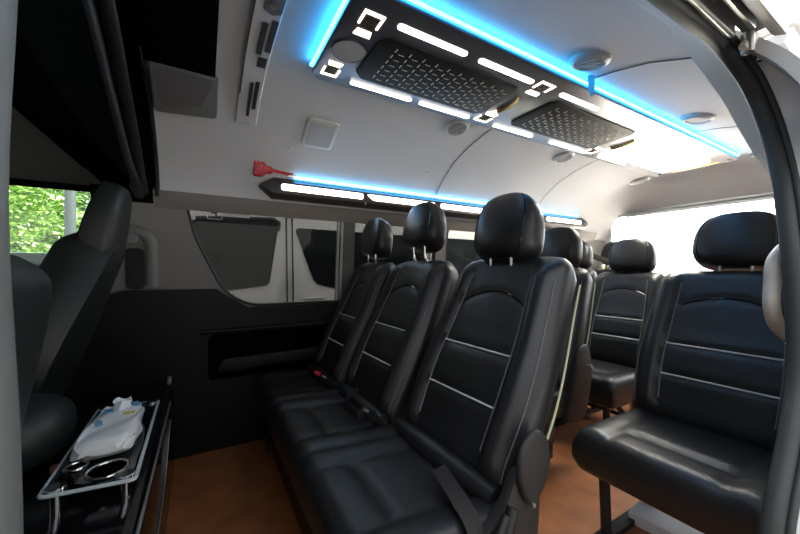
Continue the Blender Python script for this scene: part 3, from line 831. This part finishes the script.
# ------------------------------------------------------------------ front cab seats
dr_ = thing('front_bucket_seat', (-.525, 1.60, .394), "black driver's seat with tall built-in headrest, trees behind it", 'driver seat')
b = Back(0, 0, .02, 20, .44, .66, tf=.075, tb=.06, taper=.48, rad=.08)
seat_back(dr_, b, LEATHER2, piping=False, trim=False)
headrest(dr_, b, .52, .235, .325, .115, fwd=.012, tilt=-.14, posts=False, m=LEATHER2)
cushion('cushion', dr_, -.40, .05, -.20, .20, .17, .15, LEATHER2)
ps = thing('front_bucket_seat', (-.415, .72, .394), 'dark front passenger seat back beside the doorway pillar', 'front seat')
b = Back(0, 0, .02, 12, .44, .54, tf=.085, tb=.085, taper=.16, rad=.16)
seat_back(ps, b, LEATHER2, piping=False, trim=False)
cushion('cushion', ps, -.40, .05, -.21, .21, .17, .15, LEATHER2)
# belt on the far pillar
sb = thing('driver_seat_belt', (-.25, 1.85, .95), "grey belt guide and dark belt on the pillar behind the driver", 'seat belt')
L = sb.location
pil = [FW(-.29, 1.075, .012), FW(-.25, 1.075, .022), FW(-.21, 1.05, .026), FW(-.195, 1.0, .026), FW(-.195, .9, .024), FW(-.195, .83, .02)]
mb = MB(); mb.tube([Vector(p)-L for p in catmull(pil)], .022, 10, flat=.6); mb.build('belt_guide', mat('guide_grey', (.20, .20, .195), .5), sb)
mb = MB(); mb.prism(rrect(-.29, -.225, .82, 1.0, .02), lambda a, b, h: Vector(FW(a, b, h))-L, .002, .02); mb.build('webbing', BELT, sb, bev=.004)
mb = MB(); mb.disc(Vector(FW(-.265, 1.04, .012))-L, .024, (0, -1, 0), .02, 24); mb.build('anchor_cover', MATS['guide_grey'], sb, bev=.004)

# engine box / console between cab and first row
eb = thing('engine_cover_box', (-.55, 1.17, 0), 'black carpeted engine cover box between cab and bench', 'engine cover')
L = eb.location
mb = MB(); mb.rings([[Vector((x, y, z))-L for x, z in ((-.95, 0), (-.112, 0), (-.112, .375), (-.13, .3915), (-.95, .3915))] for y in (.45, 1.82)]); mb.build('cover', GLOSSBLACK, eb, bev=.012)
mb = MB(); mb.tube([Vector((-.112, .5, .384))-L, Vector((-.112, 1.60, .384))-L], .0035, 8); mb.build('edge_strip', METAL, eb)
mb = MB(); mb.tube([Vector(p)-L for p in catmull([(-.112, 1.62, .31), (-.111, 1.52, .28), (-.111, 1.35, .19), (-.111, 1.10, .15)])], .0022, 6); mb.build('seam_strip', METAL, eb)
mb = MB(); mb.box(Vector((-.115, 1.60, .470))-L, (.012, .035, .012), Matrix.Rotation(.5, 3, 'X')); mb.build('latch', METAL, eb, bev=.002)
cl = thing('padded_console_lid', (-.42, 1.25, .392), 'rounded dark padded lid left of the acrylic tray', 'console lid')
mb = MB(); rs = []
for i in range(17):
    a = pi*i/16; x = -.11*cos(a)
    q = max(.12, sin(a)**.6)
    rs.append([(x + .045*cos(2*pi*k/28)*0, .13*math.copysign(abs(cos(2*pi*k/28))**.7, cos(2*pi*k/28))*q, .088 + .086*math.copysign(abs(sin(2*pi*k/28))**.8, sin(2*pi*k/28))*q) for k in range(28)])
mb.rings(rs); mb.build('lid_pad', LEATHER2, cl)

# acrylic tray with cup holes
tr = thing('acrylic_tray', (-.21, 1.19, .392), 'clear acrylic cup tray on short metal legs over the engine cover', 'tray')
L = tr.location
ZT = .45
tray = rpoly([(-.285, .945), (-.128, .925), (-.135, 1.445), (-.295, 1.455)], .012)
def circ(cx, cy, r, n=32): return [(cx+r*cos(2*pi*k/n), cy+r*sin(2*pi*k/n)) for k in range(n)]
cups = [(-.187, .995, .037), (-.252, 1.045, .020)]
plate('tray_plate', tray, [circ(*c) for c in cups], lambda a, b, h: Vector((a, b, ZT+h))-L, -.006, 0, ACRYL, tr)
MB().tube([Vector((a, b, ZT-.003))-L for a, b in tray], .0042, 8, True).build('polished_edge', ACRYLEDGE, tr)
for cx, cy, r in cups:
    MB().tube([Vector((a, b, ZT+.001))-L for a, b in circ(cx, cy, r)], .0035, 8, True).build('cup_ring', CHROME, tr)
for cx, cy in ((-.264, .962), (-.148, .95), (-.152, 1.425), (-.275, 1.432)):
    mb = MB(); mb.disc(Vector((cx, cy, .392))-L, .009, (0, 0, 1), ZT-.392-.006, 16); lg = mb.build('leg', CHROME, tr)
    mb = MB(); mb.disc(Vector((cx, cy, ZT))-L, .0165, (0, 0, 1), .005, 24); mb.build('cap', CHROME, lg)
# tissue pack on the tray
tp = thing('tissue_pack', (-.207, 1.19, ZT+.0005), 'white soft tissue pack with blue and yellow print on the tray', 'tissue pack')
N = 40; rs = []
for i in range(19):
    v = i/18; y = -.165 + .30*v
    q = max(.05, (1-abs(2*v-1)**5)**(1/5)); r = []
    for k in range(N):
        a = 2*pi*k/N; ca, sa = cos(a), sin(a)
        xx = .060*math.copysign(abs(ca)**.45, ca)*(.72+.28*q); zz = .024*math.copysign(abs(sa)**.5, sa)*(q if q > .3 else .3)
        wob = .004*sin(9*v+3*k/4)+.003*sin(17*v+k)
        r.append(Vector((xx*(1+.1*sin(5*v)) + wob*.6, y + wob, .0265 + zz + (wob if sa > 0 else 0))))
    rs.append(r)
MB().rings(rs).build('wrapper', TISSUE, tp)
mb = MB(); rs = []
for i in range(9):
    v = i/8; rr = .018 + .012*v + .005*sin(6*v)
    rs.append([Vector((.008*v + rr*(1+.22*sin(3*a_+4*v))*cos(a_)*.8, .05 + .022*v + rr*(1+.18*cos(4*a_))*sin(a_)*.7, .046 + .030*v + .005*sin(3*a_))) for a_ in [2*pi*k/24 for k in range(24)]])
rs.append([(p - Vector((.01, .07, .076)))*.2 + Vector((.01, .07, .066)) for p in rs[-1]])
MB().rings(rs).build('tissue', PAPER, tp)
def TPf(x, y, dx, dy, m, nm, rz=0, z=.0525):
    mb = MB(); mb.box((x, y, z), (dx, dy, .004), Matrix.Rotation(rz, 3, 'Z')); mb.build(nm, m, tp, bev=.001)
TPf(-.025, .055, .028, .035, BLUEPRINT, 'blue_print'); TPf(-.032, -.035, .016, .04, BLUEPRINT, 'blue_print', .3); TPf(.035, .09, .02, .04, BLUEPRINT, 'blue_print', .3)
TPf(.030, .015, .028, .014, YELLOWPRINT, 'yellow_print'); TPf(-.030, .008, .018, .014, mat('orange_print', (.8, .45, .25), .45), 'orange_print')

tp.scale = (.92, .92, 1)
# small copper clip left of the tray
o = MB().box((0, 0, .01), (.03, .018, .02)).build('copper_clip', mat('copper', (.35, .12, .08), .4), bev=.003); o.location = (-.315, 1.17, .392)
tag(o, 'small copper coloured clip on the engine cover beside the tray', 'clip')

# ------------------------------------------------------------------ outside
GZ = -.38
g = MB().box((2, 4, GZ-.05), (60, 60, .1)).build('ground', ASPHALT); g['kind'] = 'structure'; g['label'] = 'grey asphalt car park'; g['category'] = 'ground'
bw = MB().box((2.9, 5.6, GZ+5), (7.4, .5, 10.0)).build('shade_block', mat('grey_shade_block', (.38, .38, .38), .9, var=.1)); bw['kind'] = 'structure'; bw['label'] = 'unseen grey block behind the parked van, added to cast shade'; bw['category'] = 'wall'  # added out of view to keep sun off the doorway and front
ap = MB().box((7.1, 1.7, GZ+.005), (6.8, 5.6, .03)).build('bounce_slab', BOUNCE); ap['kind'] = 'structure'; ap['label'] = 'pale slab behind the van, added to bounce sun inside'; ap['category'] = 'ground'  # added sunlit reflector, throws light through the hatch onto the rear lining
nv = thing('parked_van', (1.8, 3.7, GZ), 'white van with dark windows parked parallel beyond the side windows', 'van')
L = nv.location
sec = [(2.95, -.15), (2.89, .1), (2.875, .5), (2.885, .72), (2.93, 1.40), (2.99, 1.56), (3.15, 1.66), (3.7, 1.70), (4.25, 1.66), (4.42, 1.56), (4.50, 1.3), (4.54, .72), (4.54, .1), (4.48, -.15)]
def vr(x, k, zm=1.7): return [Vector((x, 3.7+(y-3.7)*k, min(z, zm)))-L for y, z in sec]
mb = MB(); mb.rings([vr(-.62, .88, .60), vr(-.58, .96, .82), vr(-.45, .99, .95), vr(-.10, 1, 1.5), vr(.15, 1), vr(4.0, 1), vr(4.15, .97)]); mb.build('body', NEIGHPAINT, nv)
def NV(a, b, h): return Vector((a, 2.885 + max(0, b-.72)*.066 - h, b)) - L
nwa = rpoly([(-.28, .80), (.10, .745), (.46, .785), (.545, 1.32), (-.05, 1.285), (-.15, 1.22)], [.05, .03, .04, .06, .03, .05])
nwb = rpoly([(.83, .79), (1.06, .735), (2.0, .735), (2.0, 1.255), (.665, 1.265)], [.06, .03, .05, .05, .05])
nwc = rpoly([(2.1, .735), (3.7, .735), (3.7, 1.255), (2.1, 1.255)], .06)
for pl in (nwa, nwb, nwc):
    wn = MB().prism(pl, NV, -.01, .006).build('window', NGLASS, nv)
mb = MB(); mb.tube([NV(x, z, .014) for x, z in ((-.05, 1.292), (.2, 1.31), (.50, 1.325), (.54, 1.30), (.535, 1.23))], .014, 8, flat=.5); mb.build('rain_visor', SLOT, nv)
for pts in ([(.60, .1), (.60, .72), (.60, 1.40)], [(.648, .1), (.648, .72), (.648, 1.40)], [(2.05, .1), (2.05, .72), (2.05, 1.40)]):
    MB().tube([NV(x, z, .003) for x, z in pts], .0065, 6).build('door_seam', SEAMDARK, nv)
MB().tube([NV(x, 1.44, .010) for x in (-.1, 1, 2, 3.9)], .014, 8).build('drip_rail', NEIGHPAINT, nv)
mb = MB(); mb.prism(rrect(.72, .92, .625, .70, .02), NV, -.01, .006); mb.tube([NV(.74, .665, .004), NV(.76, .67, .03), NV(.88, .67, .03), NV(.90, .665, .004)], .010, 8); mb.build('door_handle', NEIGHPAINT, nv)
for x in (.35, 3.2):
    for y in (2.93, 4.47):
        mb = MB(); mb.disc(Vector((x, y-.09, GZ+.31))-L, .31, (0, 1, 0), .18, 36); wh = mb.build('wheel', TYRE, nv, bev=.02)
        mb = MB(); mb.disc(Vector((x, y-.095, GZ+.31))-L, .19, (0, 1, 0), .19, 30); mb.build('hubcap', METAL, wh)

def tree(loc_, h, r, m, label, n, seed, leaf=.16):
    rnd = random.Random(seed)
    t = thing('tree', loc_, label, 'tree', 'trees outside')
    MB().tube([(0, 0, 0), (.05, .02, h*.35), (-.03, .05, h*.62)], [.16, .12, .07], 10).build('trunk', BARK, t)
    mb = MB(); cl = []
    for k in range(34):
        a = rnd.uniform(0, 2*pi); e = rnd.uniform(-.9, 1); q = rnd.uniform(.35, 1)
        cl.append((Vector((r*q*cos(a)*math.sqrt(1-e*e*.8), r*q*sin(a)*math.sqrt(1-e*e*.8), h*.55 + h*.42*e*q)), rnd.uniform(.25, .42)*r))
    for k in range(n):
        c, cr = rnd.choice(cl)
        v = Vector((rnd.gauss(0, 1), rnd.gauss(0, 1), rnd.gauss(0, 1))).normalized()*cr*rnd.uniform(.6, 1.05) + c
        if v.z < .1: continue
        d1 = Vector((rnd.gauss(0, 1), rnd.gauss(0, 1), rnd.gauss(0, .6))).normalized(); d2 = d1.orthogonal().normalized()
        l = leaf*rnd.uniform(.6, 1.3)
        mb.add([v-d1*l, v-d2*l*.45, v+d1*l, v+d2*l*.45], [(0, 1, 2, 3)])
    mb.build('foliage', m, t, smooth=False)
    return t
tree((-2.95, 7.3, GZ), 3.6, 1.0, LEAFL, 'light green bushy tree left of the white lamp post', 11000, 1, .05)
tree((-3.5, 13.0, GZ), 6.4, 2.5, LEAFD, 'tall dark green tree filling the background of the driver window', 11000, 2, .10)
tree((-2.2, 10.0, GZ), 3.2, 1.1, LEAFM, 'mid green tree right of the white lamp post', 8000, 3, .07)
tree((9.0, 5.2, GZ), 1.75, .7, LEAFL, 'pale green bush seen past the rear seats', 4200, 5, .07)
lp = thing('lamp_post', (-1.16, 4.62, GZ), 'white lamp post standing before the trees', 'post')
MB().tube([(0, 0, 0), (0, 0, 3.6)], .045, 14).build('post', POLE, lp)
MB().tube([(.05, 0, .98+.35), (.18, .0, 1.13+.35), (.36, 0, 1.27+.35)], .022, 8).build('bracket', POLE, lp)
mb = MB(); mb.box((0, 0, .03), (.24, .24, .06)); mb.build('base_plate', POLE, lp, bev=.01)
gw = MB().box((-4.2, 5.7, GZ+.75), (5.2, .10, 1.5)).build('low_wall', GREENWALL, bev=.02)
tag(gw, 'dark green low wall in front of the trees', 'wall')

# ------------------------------------------------------------------ sky, camera
W = bpy.data.worlds.new('sky'); SC.world = W; W.use_nodes = True
nt = W.node_tree; bg = nt.nodes['Background']
tc = nt.nodes.new('ShaderNodeTexCoord')
def dotp(v):
    d = nt.nodes.new('ShaderNodeVectorMath'); d.operation = 'DOT_PRODUCT'
    nrm = nt.nodes.new('ShaderNodeVectorMath'); nrm.operation = 'NORMALIZE'
    nt.links.new(tc.outputs['Generated'], nrm.inputs[0]); nt.links.new(nrm.outputs[0], d.inputs[0])
    d.inputs[1].default_value = Vector(v).normalized(); return d.outputs['Value']
mr = nt.nodes.new('ShaderNodeMapRange'); mr.inputs['From Min'].default_value = .6; mr.inputs['From Max'].default_value = 1; mr.interpolation_type = 'SMOOTHSTEP'
nt.links.new(dotp((1, .15, .24)), mr.inputs['Value'])
pw = nt.nodes.new('ShaderNodeMath'); pw.operation = 'POWER'; pw.inputs[1].default_value = 1.5; nt.links.new(mr.outputs[0], pw.inputs[0])
ma = nt.nodes.new('ShaderNodeMath'); ma.operation = 'MULTIPLY_ADD'; ma.inputs[1].default_value = 10; ma.inputs[2].default_value = .45
nt.links.new(pw.outputs[0], ma.inputs[0])
m2 = nt.nodes.new('ShaderNodeMapRange'); m2.inputs['From Min'].default_value = .35; m2.inputs['From Max'].default_value = 1; m2.interpolation_type = 'SMOOTHSTEP'
m2.inputs['To Min'].default_value = 0; m2.inputs['To Max'].default_value = 2.2
nt.links.new(dotp((0, -.35, 1)), m2.inputs['Value'])
ad = nt.nodes.new('ShaderNodeMath'); ad.operation = 'ADD'
nt.links.new(ma.outputs[0], ad.inputs[0]); nt.links.new(m2.outputs[0], ad.inputs[1]); nt.links.new(ad.outputs[0], bg.inputs['Strength'])
bg.inputs['Color'].default_value = (.93, .97, 1, 1)

sl = bpy.data.lights.new('sun', 'SUN'); sl.energy = 180; sl.angle = .02; sl.color = (1, .94, .84)
so = bpy.data.objects.new('sun', sl); COL.objects.link(so)
so.rotation_euler = Vector((-1, -1.2, -1.05)).to_track_quat('-Z', 'Y').to_euler()
cd = bpy.data.cameras.new('camera'); cam = bpy.data.objects.new('camera', cd); COL.objects.link(cam); SC.camera = cam
cd.sensor_width = 36; cd.lens = 338*36/800; cd.clip_start = .01
cd.shift_y = (271-267)/800
cam.location = (0, 0, .90); cam.rotation_euler = (pi/2, 0, -math.radians(30.2))

SC.view_settings.view_transform = 'Standard'; SC.view_settings.look = 'None'; SC.view_settings.gamma = 1
SC.view_settings.exposure = 0.0
SC.cycles.use_denoising = True
SC.cycles.max_bounces = 10; SC.cycles.diffuse_bounces = 5; SC.cycles.transparent_max_bounces = 16
SC.cycles.sample_clamp_indirect = 80
